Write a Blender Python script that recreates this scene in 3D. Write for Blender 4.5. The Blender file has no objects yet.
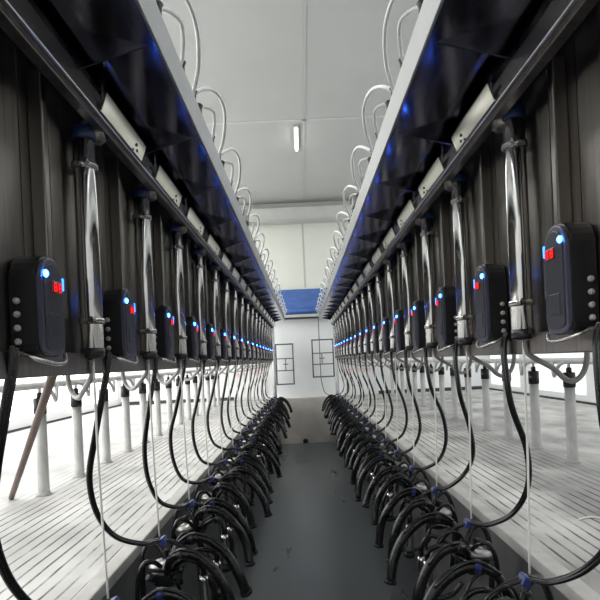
import bpy, bmesh, math, random
from mathutils import Vector, Matrix
random.seed(7)
SC = bpy.context.scene
COL = SC.collection
PI = math.pi

# ------------------------------------------------------------------ camera
EYE = 1.72                      # eye height above the pit floor (world z = 0)
cam_d = bpy.data.cameras.new('camera')
cam = bpy.data.objects.new('camera', cam_d)
COL.objects.link(cam)
cam.location = (0, 0, EYE)
cam.rotation_euler = (PI / 2, 0.045, 0)
cam_d.sensor_width = 36
cam_d.lens = 520 / 600 * 36
cam_d.shift_x = -3 / 600
cam_d.shift_y = 61 / 600
cam_d.clip_start = 0.02
SC.camera = cam
# ------------------------------------------------------------------ exposure, world
SC.view_settings.view_transform = 'Standard'
SC.view_settings.look = 'None'
SC.view_settings.gamma = 1
SC.view_settings.use_curve_mapping = False
SC.view_settings.exposure = 0.0
w = bpy.data.worlds.new('world')
SC.world = w
w.use_nodes = True
w.node_tree.nodes['Background'].inputs[0].default_value = (.75, .82, .9, 1)
w.node_tree.nodes['Background'].inputs[1].default_value = 0.5
GLOW_LEFT, GLOW_RIGHT, WIN_LEFT, WIN_RIGHT = 5.0, 1.75, 3.0, 0.7     # strengths of the added ceiling light panels, then the side windows
LAMP = 12.0
# ------------------------------------------------------------------ materials
def mat(name, color, rough=.5, metal=0.0, noise=0.0, scale=20, stretch=(1, 1, 1), bump=0.0, emit=None, es=0.0, spec=.5, rough_noise=0.0, coat=0.0):
    m = bpy.data.materials.new(name)
    m.use_nodes = True
    nt = m.node_tree
    b = nt.nodes['Principled BSDF']
    b.inputs['Base Color'].default_value = (*color, 1)
    b.inputs['Roughness'].default_value = rough
    b.inputs['Metallic'].default_value = metal
    b.inputs['Specular IOR Level'].default_value = spec
    b.inputs['Coat Weight'].default_value = coat
    if emit:
        b.inputs['Emission Color'].default_value = (*emit, 1)
        b.inputs['Emission Strength'].default_value = es
    tc = nt.nodes.new('ShaderNodeTexCoord')
    mp = nt.nodes.new('ShaderNodeMapping')
    mp.inputs['Scale'].default_value = stretch
    nz = nt.nodes.new('ShaderNodeTexNoise')
    nz.inputs['Scale'].default_value = scale
    nz.inputs['Detail'].default_value = 5
    nt.links.new(tc.outputs['Object'], mp.inputs['Vector'])
    nt.links.new(mp.outputs[0], nz.inputs['Vector'])
    if noise:
        rp = nt.nodes.new('ShaderNodeValToRGB')
        lo = [max(0, c * (1 - noise)) for c in color]
        hi = [min(1, c * (1 + noise)) for c in color]
        rp.color_ramp.elements[0].color = (*lo, 1)
        rp.color_ramp.elements[1].color = (*hi, 1)
        rp.color_ramp.elements[0].position = .3
        rp.color_ramp.elements[1].position = .7
        nt.links.new(nz.outputs[0], rp.inputs[0])
        nt.links.new(rp.outputs[0], b.inputs['Base Color'])
    if rough_noise:
        mr = nt.nodes.new('ShaderNodeMapRange')
        mr.inputs['From Min'].default_value = .3
        mr.inputs['From Max'].default_value = .7
        mr.inputs['To Min'].default_value = max(.02, rough - rough_noise)
        mr.inputs['To Max'].default_value = rough + rough_noise
        nt.links.new(nz.outputs[0], mr.inputs['Value'])
        nt.links.new(mr.outputs[0], b.inputs['Roughness'])
    if bump:
        bp = nt.nodes.new('ShaderNodeBump')
        bp.inputs['Strength'].default_value = bump
        bp.inputs['Distance'].default_value = .01
        nt.links.new(nz.outputs[0], bp.inputs['Height'])
        nt.links.new(bp.outputs[0], b.inputs['Normal'])
    return m

def grooved(name, color, pitch, noise):
    """concrete platform with straight grooves along y, fading in patches"""
    m = mat(name, color, .75, 0, noise, 3.2, (1, .6, 1), .35)
    nt = m.node_tree
    N = nt.nodes.new
    L = nt.links.new
    b = nt.nodes['Principled BSDF']
    base = b.inputs['Base Color'].links[0].from_socket
    tc = [n for n in nt.nodes if n.type == 'TEX_COORD'][0]
    sx = N('ShaderNodeSeparateXYZ'); L(tc.outputs['Object'], sx.inputs[0])
    wob = N('ShaderNodeTexNoise'); wob.inputs['Scale'].default_value = 2.5; L(tc.outputs['Object'], wob.inputs['Vector'])
    wm = N('ShaderNodeMath'); wm.operation = 'MULTIPLY_ADD'; wm.inputs[1].default_value = .02; L(wob.outputs[0], wm.inputs[0]); L(sx.outputs[0], wm.inputs[2])
    dv = N('ShaderNodeMath'); dv.operation = 'DIVIDE'; dv.inputs[1].default_value = pitch; L(wm.outputs[0], dv.inputs[0])
    fr = N('ShaderNodeMath'); fr.operation = 'FRACT'; L(dv.outputs[0], fr.inputs[0])
    lt = N('ShaderNodeMath'); lt.operation = 'LESS_THAN'; lt.inputs[1].default_value = .19; L(fr.outputs[0], lt.inputs[0])
    # grooves only near the milking edge
    ab = N('ShaderNodeMath'); ab.operation = 'ABSOLUTE'; L(sx.outputs[0], ab.inputs[0])
    mr = N('ShaderNodeMapRange'); mr.inputs['From Min'].default_value = 1.55; mr.inputs['From Max'].default_value = 1.95
    mr.inputs['To Min'].default_value = 1; mr.inputs['To Max'].default_value = .12
    L(ab.outputs[0], mr.inputs['Value'])
    mu = N('ShaderNodeMath'); mu.operation = 'MULTIPLY'; L(lt.outputs[0], mu.inputs[0]); L(mr.outputs[0], mu.inputs[1])
    pn = N('ShaderNodeTexNoise'); pn.inputs['Scale'].default_value = 5; pn.inputs['Detail'].default_value = 6; L(tc.outputs['Object'], pn.inputs['Vector'])
    pr = N('ShaderNodeMapRange'); pr.inputs['From Min'].default_value = .32; pr.inputs['From Max'].default_value = .55; L(pn.outputs[0], pr.inputs['Value'])
    m2 = N('ShaderNodeMath'); m2.operation = 'MULTIPLY'; L(mu.outputs[0], m2.inputs[0]); L(pr.outputs[0], m2.inputs[1])
    m3 = N('ShaderNodeMath'); m3.operation = 'MULTIPLY'; m3.inputs[1].default_value = .92; L(m2.outputs[0], m3.inputs[0])
    mx = N('ShaderNodeMixRGB'); L(m3.outputs[0], mx.inputs[0]); L(base, mx.inputs[1]); mx.inputs[2].default_value = (.055, .052, .05, 1)
    L(mx.outputs[0], b.inputs['Base Color'])
    return m

M = {}
M['concrete_left'] = grooved('pale grooved concrete', (.52, .515, .50), .058, .26)
M['concrete_right'] = grooved('grey grooved concrete', (.45, .44, .42), .058, .42)
M['kerb'] = mat('kerb concrete', (.47, .46, .435), .7, 0, .15, 8, bump=.3)
M['pit_wall'] = mat('shade-darkened pit wall', (.10, .10, .098), .6, 0, .3, 4, bump=.3)  # shade below the platform edge is put into this dark colour
M['end_kerb'] = mat('beige cement render', (.66, .62, .565), .7, 0, .12, 3, bump=.2)
M['pit_floor'] = mat('wet dark pit floor', (.12, .135, .143), .32, 0, .15, 1.2, (1.6, .4, 1), 0, rough_noise=.08)
M['wall'] = mat('cream wall sheet', (.62, .63, .57), .6, 0, .03, 2)
M['wall_white'] = mat('white wall sheet', (.88, .90, .90), .5, 0, .04, 2)
M['ceiling'] = mat('pale grey ceiling sheet', (.43, .435, .425), .6, 0, .03, 1.5)
M['seam'] = mat('grey seam strip', (.42, .425, .41), .6)
M['beam'] = mat('pale grey painted steel beam', (.50, .515, .485), .5, 0, .05, 6)
M['plinth'] = mat('dark wall plinth', (.05, .05, .05), .7)
M['added_glow_left'] = mat('bright added light panel', (.9, .9, .9), .5, emit=(1, .99, .96), es=GLOW_LEFT)
M['added_glow_right'] = mat('dull added light panel', (.9, .9, .9), .5, emit=(.95, .98, 1), es=GLOW_RIGHT)
M['fascia'] = mat('brushed dark stainless', (.215, .197, .178), .37, 1, .25, 6, (1, 14, .5), rough_noise=.08)
M['fascia_rib'] = mat('stainless rib', (.215, .20, .185), .32, 1, .12, 8, (1, 8, .5))
M['hood'] = mat('dark mirror stainless', (.16, .158, .185), .15, 1, .15, 5, (6, 1.2, 1), rough_noise=.07)
M['lip'] = mat('pale grey folded steel', (.36, .37, .37), .45, .3, .05, 6)
M['chrome'] = mat('polished stainless', (.62, .61, .60), .13, 1, .08, 12)
M['steel'] = mat('satin stainless', (.56, .55, .53), .27, 1, .1, 12)
M['lid'] = mat('dull stainless lid', (.30, .295, .285), .35, 1, .1, 12)
M['channel'] = mat('stainless channel', (.58, .57, .55), .25, 1, .1, 8)
M['cream_plate'] = mat('cream zinc plate', (.92, .89, .78), .16, 1, .08, 5, (1, 1, 1))
M['blue_cap'] = mat('blue plastic cap', (.012, .03, .095), .4)
M['blue_clip'] = mat('blue plastic clip', (.015, .03, .17), .4)
M['black'] = mat('black plastic', (.012, .012, .014), .38, 0, .2, 20)
M['cover'] = mat('charcoal cover', (.04, .041, .048), .35, 0, .15, 14)
M['rim'] = mat('blue grey rim', (.075, .077, .115), .35)
M['rubber'] = mat('black rubber', (.011, .011, .012), .24, 0, .3, 20, spec=.4)
M['hose'] = mat('black hose', (.013, .013, .014), .24, 0, .2, 20)
M['clear_hose'] = mat('milky clear hose', (.86, .86, .84), .3)
M['grey_hose'] = mat('grey vacuum hose', (.27, .265, .245), .35, 0, .1, 12)
M['cord'] = mat('white cord', (.80, .80, .76), .8)
M['pvc'] = mat('scuffed white pipe', (.52, .52, .51), .45, 0, .36, 9, (1, 1, .5), bump=.2)
M['galv'] = mat('galvanised pipe', (.52, .53, .53), .42, .55, .15, 14)
M['galv_white'] = mat('pale pipe', (.66, .67, .66), .4, .1, .1, 14)
M['gate'] = mat('dark grey gate pipe', (.09, .09, .085), .5, .3)
M['gland'] = mat('grey plastic', (.42, .42, .40), .4)
M['display'] = mat('dark red window', (.06, .004, .004), .2, emit=(1, .01, .01), es=.05)
M['digit'] = mat('red digits', (.8, .02, .02), .4, emit=(1, .02, .02), es=.9)
M['led'] = mat('blue light', (.05, .2, .9), .3, emit=(.02, .15, 1), es=45)
M['led_core'] = mat('blue light core', (.3, .6, 1), .3, emit=(.02, .16, 1), es=4)
M['blue_sheet'] = mat('blue tarpaulin', (.05, .12, .36), .45, 0, .2, 6, (1, 1, 3))
M['banner'] = mat('white banner', (.86, .86, .86), .6)
M['banner_red'] = mat('red banner paint', (.85, .52, .52), .6)
M['wood'] = mat('brown varnished wood', (.085, .042, .024), .45, 0, .3, 10, (1, 1, .2))
M['window_left'] = mat('bright left window sheet', (.9, .9, .9), .5, emit=(1, 1, 1), es=WIN_LEFT)
M['window_right'] = mat('right window sheet', (.9, .9, .9), .5, emit=(.9, .96, 1), es=WIN_RIGHT)
M['lamp'] = mat('lamp tube', (.9, .9, .9), .4, emit=(1, 1, .97), es=LAMP)
M['box_grey'] = mat('grey junction plastic', (.33, .33, .31), .5)

# ------------------------------------------------------------------ mesh helpers
class MB:
    def __init__(self):
        self.bm = bmesh.new()
    def box(self, c, s, bevel=0.0, rot=None):
        r = bmesh.ops.create_cube(self.bm, size=1.0)
        mt = Matrix.Translation(c) @ ((rot.to_4x4()) if rot else Matrix.Identity(4)) @ Matrix.Diagonal((*s, 1))
        bmesh.ops.transform(self.bm, matrix=mt, verts=r['verts'])
        if bevel:
            es = list({e for v in r['verts'] for e in v.link_edges})
            bmesh.ops.bevel(self.bm, geom=es, offset=bevel, segments=2, affect='EDGES', profile=.6)
        return self
    def tube(self, pts, r, n=10, smooth=0, caps=True):
        P = [Vector(p) for p in pts]
        R = list(r) if isinstance(r, (list, tuple)) else [r] * len(P)
        if smooth:
            Q, S = [], []
            for i in range(len(P) - 1):
                p0 = P[max(i - 1, 0)]; p1 = P[i]; p2 = P[i + 1]; p3 = P[min(i + 2, len(P) - 1)]
                for k in range(smooth):
                    t = k / smooth
                    Q.append(.5 * ((2 * p1) + (p2 - p0) * t + (2 * p0 - 5 * p1 + 4 * p2 - p3) * t * t + (3 * p1 - p0 - 3 * p2 + p3) * t ** 3))
                    S.append(R[i] + (R[i + 1] - R[i]) * t)
            Q.append(P[-1]); S.append(R[-1])
            P, R = Q, S
        bm = self.bm
        rings = []
        nrm = None
        for i, p in enumerate(P):
            d = (P[min(i + 1, len(P) - 1)] - P[max(i - 1, 0)])
            if d.length < 1e-9: d = Vector((0, 0, 1))
            d.normalize()
            if nrm is None:
                a = Vector((0, 0, 1)) if abs(d.z) < .9 else Vector((1, 0, 0))
                nrm = d.cross(a).normalized()
            else:
                nrm = (nrm - d * nrm.dot(d))
                nrm.normalize()
            bi = d.cross(nrm)
            rings.append([bm.verts.new(p + (nrm * math.cos(2 * PI * k / n) + bi * math.sin(2 * PI * k / n)) * R[i]) for k in range(n)])
        for a, b in zip(rings, rings[1:]):
            for k in range(n):
                f = bm.faces.new((a[k], a[(k + 1) % n], b[(k + 1) % n], b[k]))
                f.smooth = True
        if caps:
            bm.faces.new(rings[0][::-1]); bm.faces.new(rings[-1])
        return self
    def lathe(self, base, prof, n=16, axis=(0, 0, 1)):
        """prof: (radius, height) pairs from base along axis"""
        ax = Vector(axis).normalized()
        a = Vector((0, 0, 1)) if abs(ax.z) < .9 else Vector((1, 0, 0))
        u = ax.cross(a).normalized(); v = ax.cross(u)
        bm = self.bm
        rings = []
        for r, h in prof:
            c = Vector(base) + ax * h
            rings.append([bm.verts.new(c + (u * math.cos(2 * PI * k / n) + v * math.sin(2 * PI * k / n)) * max(r, 1e-4)) for k in range(n)])
        for p, q in zip(rings, rings[1:]):
            for k in range(n):
                f = bm.faces.new((p[k], p[(k + 1) % n], q[(k + 1) % n], q[k])); f.smooth = True
        bm.faces.new(rings[0][::-1]); bm.faces.new(rings[-1])
        return self
    def prism(self, outline, x0, x1, bevel=0.0):
        """outline in (y, z), extruded from x0 to x1"""
        bm = self.bm
        A = [bm.verts.new((x0, y, z)) for y, z in outline]
        B = [bm.verts.new((x1, y, z)) for y, z in outline]
        n = len(outline)
        fa = bm.faces.new(A); fb = bm.faces.new(B[::-1])
        for k in range(n):
            bm.faces.new((A[k], B[k], B[(k + 1) % n], A[(k + 1) % n]))
        if bevel:
            es = list(set(fb.edges) | set(fa.edges))
            bmesh.ops.bevel(bm, geom=es, offset=bevel, segments=2, affect='EDGES', profile=.6)
        return self
    def build(self, name, material, parent=None):
        bm = self.bm
        bmesh.ops.recalc_face_normals(bm, faces=bm.faces[:])
        me = bpy.data.meshes.new(name)
        bm.to_mesh(me); bm.free()
        me.materials.append(M[material])
        o = bpy.data.objects.new(name, me)
        COL.objects.link(o)
        if parent: o.parent = parent
        return o

def tag(o, label, cat, group=None):
    o['label'] = label; o['category'] = cat
    if group: o['group'] = group
    return o
def thing(name, label, cat, loc=(0, 0, 0), group=None):
    o = bpy.data.objects.new(name, None)
    o.empty_display_size = .05
    COL.objects.link(o); o.location = loc
    return tag(o, label, cat, group)
def struct(o):
    o['kind'] = 'structure'; return o
def dup(o, parent=None):
    c = o.copy(); COL.objects.link(c)
    if parent: c.parent = parent
    for ch in list(KIDS.get(o.name, [])):
        dup2(ch, c)
    return c
def dup2(o, parent):
    c = o.copy(); COL.objects.link(c); c.parent = parent
    for ch in list(KIDS.get(o.name, [])):
        dup2(ch, c)
KIDS = {}
def index_kids():
    KIDS.clear()
    for o in bpy.data.objects:
        if o.parent: KIDS.setdefault(o.parent.name, []).append(o)

ORD = ['nearest', 'second', 'third', 'fourth', 'fifth', 'sixth', 'seventh', 'eighth', 'ninth', 'tenth', 'eleventh', 'twelfth', 'thirteenth',
       'fourteenth', 'fifteenth', 'sixteenth', 'seventeenth', 'eighteenth', 'nineteenth', 'twentieth']
def which(i, n, side):
    if i == 0: return 'nearest of the %s row' % side
    if i == n - 1: return 'farthest of the %s row' % side
    return '%s from the near end of the %s row' % (ORD[i], side)

# ------------------------------------------------------------------ layout
Y0, Y1 = -1.2, 10.9             # pit length
PLAT = 0.95                     # platform above the pit floor
EDGE = {-1: .75, 1: .826}       # pit edge
BASE = {-1: .64, 1: .69}        # face of the stainless fascia
CYL = {-1: .60, 1: .65}
YC = {-1: 1.49, 1: 1.53}        # first retraction cylinder
YB = {-1: 1.20, 1: 1.26}      # first control box
POST = {-1: (1.67, 3.28, .523), 1: (1.80, 3.53, .545)}
STEP = .532
N = 17
WALLX = 3.9
CEIL = EYE + 3.35
WEND = 11.05
SIDE = {-1: 'left', 1: 'right'}

# ------------------------------------------------------------------ room shell
def box_struct(name, lo, hi, m, bevel=0):
    c = [(a + b) / 2 for a, b in zip(lo, hi)]; s = [b - a for a, b in zip(lo, hi)]
    return struct(MB().box(c, s, bevel).build(name, m))
box_struct('floor', (-EDGE[-1], Y0, -.1), (EDGE[1], Y1, 0), 'pit_floor')
for s in (-1, 1):
    e = EDGE[s]
    x = sorted((s * (e + .065), s * (WALLX)))
    box_struct('floor_platform_' + SIDE[s], (x[0], Y0, .75), (x[1], WEND, PLAT), 'concrete_' + SIDE[s])
    x = sorted((s * e, s * (e + .065)))
    box_struct('trim_kerb_' + SIDE[s], (x[0], Y0, .905), (x[1], Y1, PLAT + .004), 'kerb', .008)
    x = sorted((s * (e + .008), s * (e + .14)))
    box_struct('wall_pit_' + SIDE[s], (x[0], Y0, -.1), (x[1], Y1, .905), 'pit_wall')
    x = sorted((s * WALLX, s * (WALLX + .12)))
    box_struct('wall_' + SIDE[s], (x[0], Y0, .75), (x[1], WEND + .12, CEIL + .1), 'wall_white')
    x = sorted((s * (WALLX - .02), s * WALLX))
    box_struct('baseboard_' + SIDE[s], (x[0], Y0, PLAT), (x[1], WEND, PLAT + .03), 'plinth')
    x = sorted((s * (EDGE[s] + .75), s * WALLX))
    box_struct('baseboard_end_' + SIDE[s], (x[0], WEND - .02, PLAT), (x[1], WEND, PLAT + .07), 'plinth')
box_struct('wall_pit_end', (-EDGE[-1] - .08, Y1, -.1), (EDGE[1] + .08, WEND + .02, PLAT + .002), 'end_kerb', .01)
ew = struct(MB().box((0, WEND + .07, (PLAT + 2.0) / 2 + .35), (2 * WALLX, .12, 3.2), 0).build('wall_end', 'wall_white'))
# upper cream sheet of the end wall stands slightly in front of the lower wall
box_struct('wall_end_upper', (-WALLX, WEND - .05, EYE + .9), (WALLX, WEND + .06, CEIL + .1), 'wall')
box_struct('wall_back', (-WALLX, Y0 - .1, -.1), (WALLX, Y0, CEIL + .1), 'wall_white')
# ceiling with two unseen glowing panels added to light the platforms
for nm, x0, x1, m in (('ceiling', -1.5, 1.5, 'ceiling'), ('ceiling_left', -WALLX - .1, -2.7, 'ceiling'), ('ceiling_right', 2.7, WALLX + .1, 'ceiling'),
                      ('window_1', -2.7, -1.5, 'added_glow_left'), ('window_2', 1.5, 2.7, 'added_glow_right')):
    box_struct(nm, (x0, Y0, CEIL), (x1, WEND + .1, CEIL + .06), m)
box_struct('trim_1', (-WALLX, WEND - .28, EYE + 2.93), (WALLX, WEND - .05, EYE + 3.2), 'beam', .01)
box_struct('trim_2', (-WALLX, WEND - .32, EYE + 2.90), (WALLX, WEND - .05, EYE + 2.94), 'seam')
box_struct('trim_3', (.15, Y0, CEIL - .006), (.185, WEND - .05, CEIL), 'seam')
box_struct('trim_4', (.10, WEND - .056, EYE + 1.55), (.135, WEND - .05, EYE + 2.9), 'seam')
for k, yy in enumerate((7.2, 3.6)):
    box_struct('trim_%d' % (5 + k), (-1.5, yy, CEIL - .006), (1.5, yy + .05, CEIL), 'beam')

k = 3
for s in (-1, 1):
    x = sorted((s * (WALLX - .012), s * (WALLX + .01)))
    spans = [(1.0, 3.4), (3.5, 5.9), (6.0, 8.4), (8.5, 10.8)] if s < 0 else [(2.6, 4.3), (4.9, 6.6), (7.2, 8.9), (9.4, 10.8)]
    for a, b in spans:
        box_struct('window_%d' % k, (x[0], a, PLAT + (.16 if s < 0 else .12)), (x[1], b, PLAT + 2.4), 'window_left' if s < 0 else 'window_right')
        k += 1

# ------------------------------------------------------------------ stainless fascia, rails and hoods
FB = EYE - .01
SOFF = EYE + .80
def fascia(s):
    b = BASE[s]
    r = thing('fascia_panel', '', 'panel')
    sh = MB()
    sh.box((s * (b + .012), 0, (FB + .03 + SOFF) / 2), (.016, STEP - .004, SOFF - FB - .03))
    sh.build('sheet', 'fascia', r)
    # shallow folded pilasters and a lighter folded upright
    MB().box((s * (b - .004), .105, (FB + SOFF) / 2 + .0), (.018, .075, SOFF - FB - .10), .004).build('pilaster', 'fascia_rib', r)
    MB().box((s * (b - .014), -.21, (FB + SOFF) / 2), (.036, .026, SOFF - FB - .12), .004).build('upright', 'fascia_rib', r)
    MB().box((s * (b - .002), -.11, (FB + SOFF) / 2 + .05), (.012, .07, SOFF - FB - .2), .003).build('fold', 'fascia', r)
    return r

def hood(s):
    b = BASE[s]
    ye = 10.2; ys = .25
    r = thing('hood', 'dark shiny overhanging steel hood with pale front lip above the %s row' % SIDE[s], 'hood')
    xi = .33 if s < 0 else .355
    xm = (xi + b + .02) / 2
    MB().box((s * xm, (ys + ye) / 2, SOFF + .004), (b + .02 - xi, ye - ys, .008)).build('soffit', 'hood', r)
    MB().box((s * xm, (ys + ye) / 2, SOFF + .097), (b + .02 - xi, ye - ys, .006)).build('top_sheet', 'lip', r)
    MB().box((s * (xi - .004), (ys + ye) / 2, SOFF + .05), (.008, ye - ys, .105), .002).build('front_lip', 'lip', r)
    MB().box((s * (b + .016), (ys + ye) / 2, SOFF + .05), (.008, ye - ys, .1)).build('back_sheet', 'fascia', r)
    for i in range(N):
        y = YC[s] + i * STEP - .2
        m = MB()
        bm = m.bm
        x0, x1 = s * (xi + .02), s * (CYL[s] - .06)
        vs = [bm.verts.new(p) for p in ((x0, y, SOFF), (x1, y, SOFF), (x1, y, SOFF - .055))]
        ws = [bm.verts.new((v.co.x, y + .006, v.co.z)) for v in vs]
        bm.faces.new(vs); bm.faces.new(ws[::-1])
        for k in range(3): bm.faces.new((vs[k], vs[(k + 1) % 3], ws[(k + 1) % 3], ws[k]))
        m.build('gusset', 'hood', r)
    return r

def mount_rail(s):
    x = CYL[s] - .05
    ys, ye = .3, 10.3
    r = thing('mounting_rail', 'bright stainless channel with zinc joint plates under the %s hood' % SIDE[s], 'rail')
    z = EYE + .735
    MB().box((s * x, (ys + ye) / 2, z), (.04, ye - ys, .06), .004).build('channel', 'channel', r)
    MB().box((s * (x + .006), (ys + ye) / 2, z - .038), (.03, ye - ys, .018), .003).build('lower_angle', 'fascia', r)
    for i in range(N):
        y = YC[s] + i * STEP
        p = MB().box((s * (x - .033), y + .12, z + .002), (.006, .36, .056), .002, Matrix.Rotation(-s * .345, 3, 'Y')).build('joint_plate', 'cream_plate', r)  # tilt and mirror finish shaped so the plates catch light from across the room
        h = MB()
        for k in range(3): h.lathe((s * (x - .034), y + .22 , z - .02 + k * .02), [(.0055, 0), (.0055, .004)], 8, (-s, 0, 0))
        h.build('bolt_hole', 'black', p)
        MB().box((s * (x + .01), y + .02, z + .0475), (.04, .03, .035), .003).build('hanger', 'steel', r)
        MB().lathe((s * (x + .002), y + .03, z - .045), [(.022, 0), (.03, .02), (.02, .05), (.026, .06)], 10, (s, -.3, -.3)).build('elbow', 'fascia', r)
    return r

def bottom_rail(s):
    b = BASE[s]
    o = MB().box((s * (b - .004), 5.3, FB + .03), (.05, 10.0, .06), .004).build('sill_rail', 'fascia')
    return tag(o, 'plain grey steel sill along the foot of the %s steel fascia' % SIDE[s], 'rail')

# ------------------------------------------------------------------ retraction cylinder
def cylinder(s):
    x = s * CYL[s]
    b = BASE[s]
    r = thing('retraction_cylinder', '', 'cylinder')
    zb = EYE + .055; zt = EYE + (.67 if s < 0 else .69)
    MB().lathe((x, 0, zb), [(.029, 0), (.031, .004), (.031, zt - zb), (.029, zt - zb + .003)], 22).build('barrel', 'chrome', r)
    MB().lathe((x, 0, zt - .012), [(.034, 0), (.035, .003), (.035, .03), (.03, .036), (.012, .038)], 20).build('top_cap', 'blue_cap', r)
    MB().lathe((x, 0, zb - .022), [(.012, 0), (.03, .004), (.033, .008), (.033, .03)], 20).build('bottom_cap', 'black', r)
    for z, nm in ((zt - .085, 'upper'), (zb + .085, 'lower')):
        c = MB()
        c.lathe((x, 0, z - .009), [(.0315, 0), (.0365, .002), (.0365, .016), (.0315, .018)], 20)
        c.lathe((x - s * .02, -.036, z), [(.009, 0), (.009, .02)], 8, (0, -1, 0))
        cl = c.build('clamp', 'steel', r)
        MB().tube([(x + s * .01, .03, z), (x + s * (b - CYL[s] + .008), .075, z)], .006, 8).build('bracket_pin', 'black', cl)
    MB().tube([(x, 0, zt + .02), (x, 0, zt + .035), (x - s * .01, .01, zt + .05), (x - s * .03, .02, zt + .055)], .0075, 8, 4).build('air_tube', 'grey_hose', r)
    return r

def cord(s):
    x = s * CYL[s]
    zb = EYE + .04; ze = EYE - .655
    o = MB().tube([(x, 0, zb), (x - s * .002, 0, (zb + ze) / 2), (x - s * .012, 0, ze)], .0034, 6, 4).build('lift_cord', 'cord')
    return o

# ------------------------------------------------------------------ control box
def stadium(w, z0, z1, top, bot, n=10):
    """outline (y, z): arched top of height top, rounded bottom of height bot"""
    pts = []
    for k in range(n + 1):
        a = PI * k / n
        pts.append((w / 2 * math.cos(a), z1 - top + top * math.sin(a)))
    for k in range(n + 1):
        a = PI + PI * k / n
        c, sn = math.cos(a), math.sin(a)
        e = lambda v: math.copysign(abs(v) ** .55, v)
        pts.append((w / 2 * e(c), z0 + bot + bot * e(sn)))
    out = []
    for p in pts:
        if not out or (abs(p[0] - out[-1][0]) + abs(p[1] - out[-1][1])) > 1e-5: out.append(p)
    if abs(out[0][0] - out[-1][0]) + abs(out[0][1] - out[-1][1]) < 1e-5: out.pop()
    return out

def control_box(s):
    b = BASE[s]
    r = thing('control_box', '', 'control box')
    z0 = EYE + .035; z1 = EYE + (.268 if s < 0 else .305)
    xb = s * (b + .0); xf = s * (b - .060); xc = s * (b - .070)
    MB().prism(stadium(.112, z0, z1, .055, .03), xb, xf, .006).build('casing', 'black', r)
    cv = MB().prism(stadium(.106, z0 + .004, z1 - .004, .051, .028), xf, xc, .005).build('front_rim', 'rim', r)
    MB().prism(stadium(.086, z0 + .016, z1 - .018, .042, .022), xc + s * .002, xc - s * .003, .002).build('front_cover', 'cover', r)
    # display window with red digits
    zd = z1 - .072
    dp = MB().box((xc - s * .003, .012, zd), (.006, .044, .028), .002).build('display', 'display', r)
    d = MB()
    for yc in (.0, .022):
        for (dy, dz, sy, sz) in ((0, .009, .010, .0026), (0, 0, .010, .0026), (0, -.009, .010, .0026), (-.0055, .0045, .0026, .008), (.0055, .0045, .0026, .008), (-.0055, -.0045, .0026, .008), (.0055, -.0045, .0026, .008)):
            d.box((xc - s * .0065, yc + dy + .002, zd + dz), (.002, sy, sz))
    d.build('digits', 'digit', dp)
    # blue status lights
    MB().lathe((xc - s * .002, -.036, zd + .026), [(.0085, 0), (.0085, .003), (.005, .006), (.001, .007)], 12, (-s, 0, 0)).build('status_light', 'led', r)
    MB().box((xc - s * .001, .047, zd + .012), (.008, .005, .030), .002).build('side_light', 'led_core', r)
    MB().box((xc - s * .0025, 0, z0 + .075), (.005, .05, .05), .002).build('key_pad', 'cover', r)
    # grey glands up the side that faces the pit entrance
    for k in range(4):
        MB().lathe((s * (b - .018), -.055, z0 + .035 + k * .030), [(.006, 0), (.0075, .003), (.0075, .008), (.004, .012)], 10, (0, -1, 0)).build('cable_gland', 'gland', r)
    # silver curved lip under the box
    MB().tube([(xc + s * .05, -.062, z0 + .012), (xc + s * .02, -.066, z0 + .0), (xc - s * .004, -.045, z0 - .012), (xc - s * .008, 0, z0 - .016), (xc - s * .004, .04, z0 - .010), (xc + s * .006, .06, z0 + .006)], .005, 8, 4).build('bottom_bracket', 'steel', r)
    return r

# ------------------------------------------------------------------ hoses
def milk_hose(s, v):
    """origin at the cylinder's y; from the fascia foot, sagging over the platform edge, to the clip and down to the claw"""
    X = CYL[s] - .65
    rn = random.Random(100 + v * 7 + (s > 0))
    j = lambda a: rn.uniform(-a, a) if v != 1 else 0
    sag = j(.035); out = j(.03)
    P = [(-.395, .655, .055), (-.392, .645, .0), (-.37, .67 + out * .3, -.17), (-.32, .735 + out, -.33), (-.23, .77 + out, -.48 + sag * .5), (-.12, .755 + out, -.605 + sag),
         (-.03, .69 + out * .5, -.672 + sag * .6), (.015, .625, -.676), (.045, .55, -.725), (.065, .485, -.82), (.07, .45, -.90), (.06, .455, -.965), (.045, .50, -.985), (.035, .56, -.965), (.03, .60, -.92)]
    if s < 0:
        P[:7] = [(-.395, .655, .055), (-.392, .665, .0), (-.375, .72 + out * .3, -.215), (-.31, .77 + out * .8, -.36), (-.22, .785 + out * .8, -.50 + sag * .5),
                 (-.11, .765 + out * .7, -.615 + sag), (-.03, .69 + out * .5, -.672 + sag * .6)]
    P = [(s * (x + X), y, EYE + z) for y, x, z in P]
    r = thing('milk_hose', '', 'hose')
    MB().tube(P, .0102, 10, 6).build('wide_tube', 'hose', r)
    Q = [(p[0] - s * .004, p[1] - .019, p[2] + .004) for p in P]
    MB().tube(Q[:-3], .0062, 8, 6).build('thin_tube', 'hose', r)
    c = MB().box((P[7][0], P[7][1] - .008, P[7][2]), (.026, .044, .03), .005, Matrix.Rotation(s * .5, 3, 'Y'))
    c.build('cord_clip', 'blue_clip', r)
    return r

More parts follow.
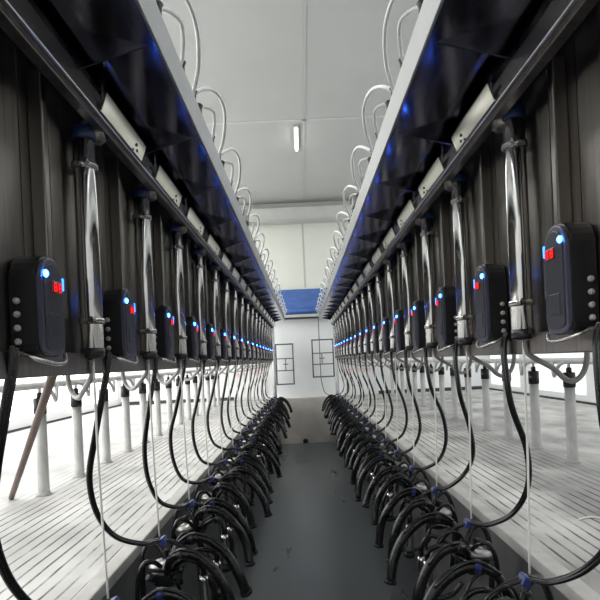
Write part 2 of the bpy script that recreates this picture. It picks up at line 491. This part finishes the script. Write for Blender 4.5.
def cluster(s, v):
    """claw with four teat cups; origin at the cylinder's y, local a = outwards from the clip"""
    rn = random.Random(40 + v * 3 + (s > 0))
    j = lambda a: rn.uniform(-a, a)
    X = CYL[s] - .02
    zc = EYE - .685
    T = lambda a, y, h: (s * (X + a), y, zc + h)
    r = thing('milking_cluster', '', 'milking cluster')
    ax = (s * (.22 + j(.15)), .15 + j(.2), 1)
    cb = T(.01 + j(.015), .05 + j(.02), -.185 + j(.02))
    MB().lathe(cb, [(.02, -.012), (.045, 0), (.060, .018), (.066, .04), (.064, .06)], 18, ax).build('claw_bowl', 'rubber', r)
    MB().lathe(cb, [(.066, .06), (.071, .063), (.071, .074), (.062, .088), (.036, .098), (.012, .101)], 18, ax).build('claw_lid', 'lid', r)
    MB().lathe(cb, [(.012, .098), (.012, .119), (.018, .121), (.018, .130), (.006, .134)], 10, ax).build('claw_nozzle', 'black', r)
    lug = MB()
    for k in range(4):
        an = PI / 4 + k * PI / 2
        lug.tube([(cb[0] + math.cos(an) * .05, cb[1] + math.sin(an) * .05, cb[2] + .03), (cb[0] + math.cos(an) * .085, cb[1] + math.sin(an) * .085, cb[2] + .055)], .012, 8)
    lug.build('claw_ports', 'black', r)
    # black liners and pulse tubes arching out over the pit
    arcs = ((-.085 + j(.03), .28 + j(.035), j(.02)), (.11 + j(.03), .31 + j(.035), .015 + j(.02)))
    for k, (yo, reach, up) in enumerate(arcs):
        y0 = .05 + (.04 if k else -.04)
        dr = .255 + j(.035)
        f = reach / .30
        pts = [T(-.01, y0, -.125), T(-.04 * f, (y0 + yo) / 2, -.055 + up), T(-.10 * f, yo, -.018 + up), T(-.17 * f, yo, -.035 + up), T(-.235 * f, yo, -.095 + up), T(-.28 * f, yo + j(.012), -.18 + up), T(-reach, yo + j(.02), -dr + up)]
        c = MB().tube(pts, [.013, .0155, .0175, .0185, .0195, .0205, .0205], 12, 5).build('teat_cup', 'rubber', r)
        d = (Vector(pts[-1]) - Vector(pts[-2])).normalized()
        MB().lathe(Vector(pts[-1]) - d * .006, [(.0215, 0), (.0255, .003), (.0255, .016), (.017, .019), (.012, .010)], 14, d).build('mouthpiece', 'rubber', c)
        m = Vector(pts[2]); dm = (Vector(pts[3]) - Vector(pts[1])).normalized()
        MB().lathe(m - dm * .010, [(.0185, 0), (.0215, .002), (.0215, .018), (.0185, .02)], 12, dm).build('hose_ring', 'blue_clip' if k and v % 2 == 0 else 'black', c)
        for q, (oy, oz) in enumerate(((.026, -.008), (-.014, .02))):
            MB().tube([(p[0], p[1] + oy, p[2] + oz) for p in pts[q:(-1 - q)]], .0055, 8, 4).build('pulse_tube', 'hose', c)
    # stainless cups hanging straight down on the pit side
    for k, (a, yo) in enumerate(((-.16, -.02), (-.17, .10))):
        ln = .15 + j(.01); lean = (s * (.05 + j(.06)), j(.06), 1)
        top = T(a + j(.02), yo + j(.015), -.135 + j(.025))
        c = MB().lathe(top, [(.012, 0), (.0185, -.008), (.0195, -.02), (.0215, -.09), (.0215, -ln)], 14, lean).build('teat_cup', 'chrome', r)
        e = Vector(top) - Vector(lean).normalized() * (ln - .008)
        MB().lathe(e, [(.022, 0), (.027, -.004), (.027, -.02), (.02, -.026)], 14, lean).build('mouthpiece', 'rubber', c)
        MB().tube([T(-.02, .05 + (yo - .05) * .4, -.13), T(a * .45, .05 + (yo - .05) * .7, -.075 + j(.02)), T(a * .8, yo, -.065), (top[0], top[1], top[2] + .03), (top[0], top[1], top[2] - .012)], [.009, .0095, .010, .011, .011], 10, 5).build('short_milk_tube', 'rubber', c)
        MB().tube([T(0, .05, -.10), T(a * .3, yo + .03, -.03 + j(.03)), T(a * .75, yo + .035, -.05), (top[0] + s * .02, top[1] + .02, top[2] - .03)], .0055, 8, 5).build('pulse_tube', 'hose', c)
    # rubber loops back to the pit wall
    MB().tube([T(0, .06, -.10), T(.03, .075, -.035), T(.075, .08, -.025), T(.105, .085, -.10), T(.11, .09, -.26), T(.09, .09, -.42)], .012, 10, 5).build('pulse_hose', 'hose', r)
    MB().tube([T(0, .02, -.11), T(.025, -.03, -.06), T(.06, -.05, -.06), T(.085, -.05, -.14), T(.09, -.03, -.30), T(.08, .02, -.42)], .009, 8, 5).build('pulse_hose', 'hose', r)
    return r

def drop_tube(s):
    b = BASE[s]; px = POST[s][0]
    P = [(CYL[s] + .005, 0, .03), (CYL[s] + .015, .0, -.01), (b + .045, .0, -.055), (b + .075, .0, -.085), (b + .105, .005, -.095), (b + .135, .01, -.075), (b + .15, .01, -.03), (b + .15, .01, .05)]
    if s < 0:
        P = [(CYL[s] + .005, 0, .03), (CYL[s] + .015, .02, -.015), (b + .03, .09, -.06), (b + .08, .17, -.085), (b + .125, .23, -.075), (b + .15, .255, -.03), (b + .15, .26, .05)]
    return MB().tube([(s * x, y, EYE + z) for x, y, z in P], .0082, 10, 6).build('vacuum_tube', 'grey_hose')

def top_hose(s, v):
    rn = random.Random(9 + v)
    xi = .33 if s < 0 else .355
    z = SOFF + .10
    r = thing('clear_hose', '', 'hose')
    bl = rn.uniform(-.015, .02); up = rn.uniform(-.02, .02)
    P = [(xi + .02, 0, 0), (xi - .02 , .02, .05), (xi - .05 - bl, .13, .10 + up), (xi - .06 - bl, .28, .105 + up), (xi - .04, .42, .065), (xi - .005, .50, .02), (xi + .015, .53, 0)]
    MB().tube([(s * x, y, z + h) for x, y, h in P], .007, 8, 6).build('tube', 'clear_hose', r)
    P = [(xi + .03, .10, 0), (xi + .005, .14, .05), (xi - .03, .22, .065), (xi - .01, .32, .03), (xi + .02, .36, 0)]
    MB().tube([(s * x, y, z + h) for x, y, h in P], .006, 8, 6).build('thin_tube', 'clear_hose', r)
    for y in (.0, .10, .36):
        MB().lathe((s * (xi + .018), y, z - .002), [(.012, 0), (.017, .006), (.017, .022), (.011, .034), (.011, .046)], 10, (-s * .5, 0, 1)).build('fitting', 'black', r)
    return r

# ------------------------------------------------------------------ stall posts
def post(s):
    px, _, _ = POST[s]
    r = thing('stall_post', '', 'post')
    MB().lathe((0, 0, PLAT - .002), [(.036, 0), (.035, .01), (.034, .3), (.034, .52)], 16).build('pipe', 'pvc', r)
    MB().lathe((0, 0, PLAT), [(.05, 0), (.048, .006), (.038, .014), (.036, .02)], 16).build('foot_grout', 'kerb', r)
    MB().lathe((0, 0, PLAT + .51), [(.036, 0), (.0395, .003), (.0395, .098), (.036, .102), (.018, .104)], 16).build('rubber_sleeve', 'rubber', r)
    MB().lathe((0, 0, PLAT + .61), [(.018, 0), (.018, .03), (.012, .036)], 12).build('neck', 'rubber', r)
    MB().tube([(0, 0, PLAT + .64), (0, 0, EYE - .085)], .011, 8).build('rod', 'galv', r)
    MB().tube([(0, .0, EYE - .085), (-s * .03, .05, EYE - .10), (-s * .045, .09, EYE - .15), (-s * .04, .125, EYE - .185), (-s * .03, .16, EYE - .15), (-s * .02, .19, EYE - .10), (0, .22, EYE - .085)], .013, 10, 5).build('hook', 'galv', r)
    return r

for s in (-1, 1):
    side = SIDE[s]
    hood(s); mount_rail(s); bottom_rail(s)
    # copies of one prototype per kind, each with its own label
    def row(protos, name_fmt, ys, group):
        index_kids()
        n = len(ys)
        order = list(range(n))
        used = set()
        for i in order:
            p = protos[i % len(protos)]
            if id(p) in used: o = dup(p)
            else: o = p; used.add(id(p))
            o.location.y = ys[i]
            lab, cat = name_fmt
            o['label'] = lab + ', ' + which(i, n, side)
            o['category'] = cat
            o['group'] = group
            yield o
    yc = [YC[s] + i * STEP for i in range(N)]
    yb = [YB[s] + i * STEP for i in range(N)]
    list(row([fascia(s)], ('dark brushed steel fascia panel', 'panel'), [YC[s] + (i - 1) * STEP for i in range(N + 1)], 'steel fascia panels of the %s row' % side))
    list(row([cylinder(s)], ('upright chrome cylinder with blue cap', 'cylinder'), yc, 'chrome cylinders of the %s row' % side))
    list(row([control_box(s)], ('black control box with blue light', 'control box'), yb, 'control boxes of the %s row' % side))
    list(row([cord(s)], ('thin white cord below chrome cylinder', 'cord'), yc, 'white cords of the %s row' % side))
    list(row([drop_tube(s)], ('grey tube below the steel fascia', 'tube'), yc, 'grey tubes of the %s row' % side))
    list(row([milk_hose(s, v) for v in range(4)], ('sagging black twin hose', 'hose'), yc, 'black twin hoses of the %s row' % side))
    list(row([cluster(s, v) for v in range(6)], ('black milking cluster with curved cups', 'milking cluster'), yc, 'milking clusters of the %s row' % side))
    list(row([top_hose(s, v) for v in range(3)], ('looped clear hose on the hood lip', 'hose'), [y - .25 for y in yc], 'clear hoses on the %s hood' % side))
    px, py, ps = POST[s]
    posts = list(row([post(s)], ('white pipe post with black sleeve', 'post'), [py + i * ps for i in range(14)], 'pipe posts on the %s platform' % side))
    for o in posts: o.location.x = s * px
    o = MB().tube([(s * px, 1.2, EYE - .08), (s * px, 10.95, EYE - .08)], .022, 12).build('stall_rail', 'galv_white')
    tag(o, 'pale horizontal pipe rail above the posts of the %s platform' % side, 'rail')
    o = MB().tube([(s * (BASE[s] + .15), .5, EYE + .075), (s * (BASE[s] + .15), 10.2, EYE + .075)], .03, 14).build('vacuum_line', 'galv')
    tag(o, 'long vacuum pipe close behind the %s steel fascia' % side, 'pipe')
    # end post of the row
    r = thing('end_post', 'grey upright end post of the %s row beside the barred gate' % side, 'post', (s * (EDGE[s] - .15), 10.62, 0))
    MB().lathe((0, 0, 0), [(.038, 0), (.038, 2.62)], 14).build('pipe', 'galv', r)
    MB().box((0, 0, .006), (.12, .12, .012), .002).build('base_plate', 'galv', r)
    MB().lathe((0, 0, 2.615), [(.041, 0), (.041, .02), (.02, .03)], 14).build('cap', 'black', r)
    # junction box on the hood lip
    xi = .33 if s < 0 else .355
    r = thing('junction_box', 'small grey junction box on the lip of the %s hood' % side, 'box', (s * (xi + .02), 3.35 if s < 0 else 3.1, SOFF + .10))
    MB().box((0, 0, .035), (.08, .1, .07), .008).build('body', 'box_grey', r)
    MB().box((0, 0, .073), (.074, .094, .008), .003).build('lid', 'box_grey', r)
    # gate
    gx = s * (EDGE[s] - .20)
    gi = s * .20
    zt, zb_ = (EYE + .36, EYE - .46) if s < 0 else (EYE + .42, EYE - .34)
    r = thing('barred_gate', 'dark open barred gate beside the end post of the %s row' % side, 'gate', (0, 10.68, 0))
    f = MB()
    for z in (zt, zb_): f.tube([(gx, 0, z), (gi, 0, z)], .013, 8)
    for x in (gx, gi): f.tube([(x, 0, zt + .012), (x, 0, zb_ - .012)], .013, 8)
    f.build('frame', 'gate', r)
    for t in (.36, .66):
        z = zt + (zb_ - zt) * t
        MB().tube([(gx, 0, z), (gi, 0, z)], .010, 8).build('bar', 'gate', r)
    xm = gx + (gi - gx) * .55
    MB().tube([(xm, 0, zt + (zb_ - zt) * .36), (xm, 0, zt + (zb_ - zt) * .66)], .009, 8).build('upright_bar', 'gate', r)
    zm = zt + (zb_ - zt) * .5
    MB().box((xm, 0, zm), (.11, .012, .016), .002).build('latch', 'gate', r)
    MB().tube([(gx + s * .02, -.02, zt - .1), (gx + s * .02, -.02, zt - .18)], .02, 8).build('hinge', 'galv', r)
    # banner on the end wall
    x0, x1 = (-1.45, -.80) if s < 0 else (.84, 1.46)
    r = thing('banner', 'white banner with faded red marks on end wall beyond %s platform' % side, 'banner', ((x0 + x1) / 2, WEND - .0, EYE - .38))
    MB().box((0, -.004, 0), (x1 - x0, .012, .70)).build('board', 'banner', r)
    m = MB()
    for k in range(5):
        xx = -(x1 - x0) / 2 + (k + .5) * (x1 - x0) / 5
        m.box((xx, -.0115, .18), (.018, .004, .16)); m.box((xx, -.0115, .22), (.08, .004, .016)); m.box((xx, -.0115, .16), (.07, .004, .016)); m.box((xx + .02, -.0115, .12), (.014, .004, .07))
    m.build('red_marks', 'banner_red', r)

# ------------------------------------------------------------------ far end
r = thing('roller_curtain', 'blue rolled tarpaulin curtain high on the far end wall', 'curtain', (0, WEND - .05, EYE + .88))
MB().box((0, -.05, .38), (1.5, .04, .50), .006).build('sheet', 'blue_sheet', r)
MB().lathe((-.75, -.10, .16), [(.05, 0), (.06, .01), (.06, 1.49), (.05, 1.5)], 16, (1, 0, 0)).build('roll', 'blue_sheet', r)
MB().box((0, -.11, .07), (1.4, .03, .06), .004).build('bottom_bar', 'beam', r)
MB().box((0, -.11, .02), (1.4, .034, .04), .004).build('weight_bar', 'black', r)
o = MB().tube([(.36, 10.9, EYE + .9), (.36, 10.9, EYE - .2), (.37, 10.88, EYE - .45), (.42, 10.86, EYE - .66), (.50, 10.86, EYE - .73), (.56, 10.86, EYE - .735)], .008, 8, 5).build('pull_rope', 'gate')
tag(o, 'thin dark rope hanging behind the right barred gate', 'rope')
r = thing('floor_drain', 'small black drain pipe at the foot of the beige end wall', 'drain', (-.02, Y1, .04))
MB().lathe((0, 0, 0), [(.03, 0), (.042, .01), (.042, .05), (.03, .052), (.03, .02)], 16, (0, -1, 0)).build('pipe', 'black', r)
MB().lathe((0, 0, 0), [(.055, 0), (.055, .008)], 16, (0, -1, 0)).build('flange', 'black', r)
r = thing('strip_light', 'small white strip light on the ceiling above the pit', 'lamp', (.05, 7.75, CEIL))
MB().box((0, 0, -.02), (.07, .8, .04), .006).build('housing', 'beam', r)
MB().tube([(0, -.38, -.055), (0, .38, -.055)], .014, 10).build('tube', 'lamp', r)

# ------------------------------------------------------------------ loose things on the platforms
a = Vector((-1.83, 3.2, PLAT + .012)); b = Vector((-.672, 1.553, EYE + .19))
d = (b - a)
r = thing('broom_handle', 'brown wooden pole leaning behind the left steel fascia', 'pole', a)
MB().tube([(0, 0, 0), d * .25, d * .5, d * .75, d], .0165, 12).build('shaft', 'wood', r)
MB().tube([d * .985, d * 1.0], .018, 12).build('end_cap', 'black', r)
pts = [(1.20, 2.33, 0), (1.27, 2.36, .0), (1.33, 2.32, 0), (1.42, 2.31, 0), (1.49, 2.29, 0)]
o = MB().tube([(x, y, PLAT + .004) for x, y, z in pts], .004, 6, 5).build('loose_cord', 'cord')
tag(o, 'short loose white cord lying on the right grooved platform', 'cord')
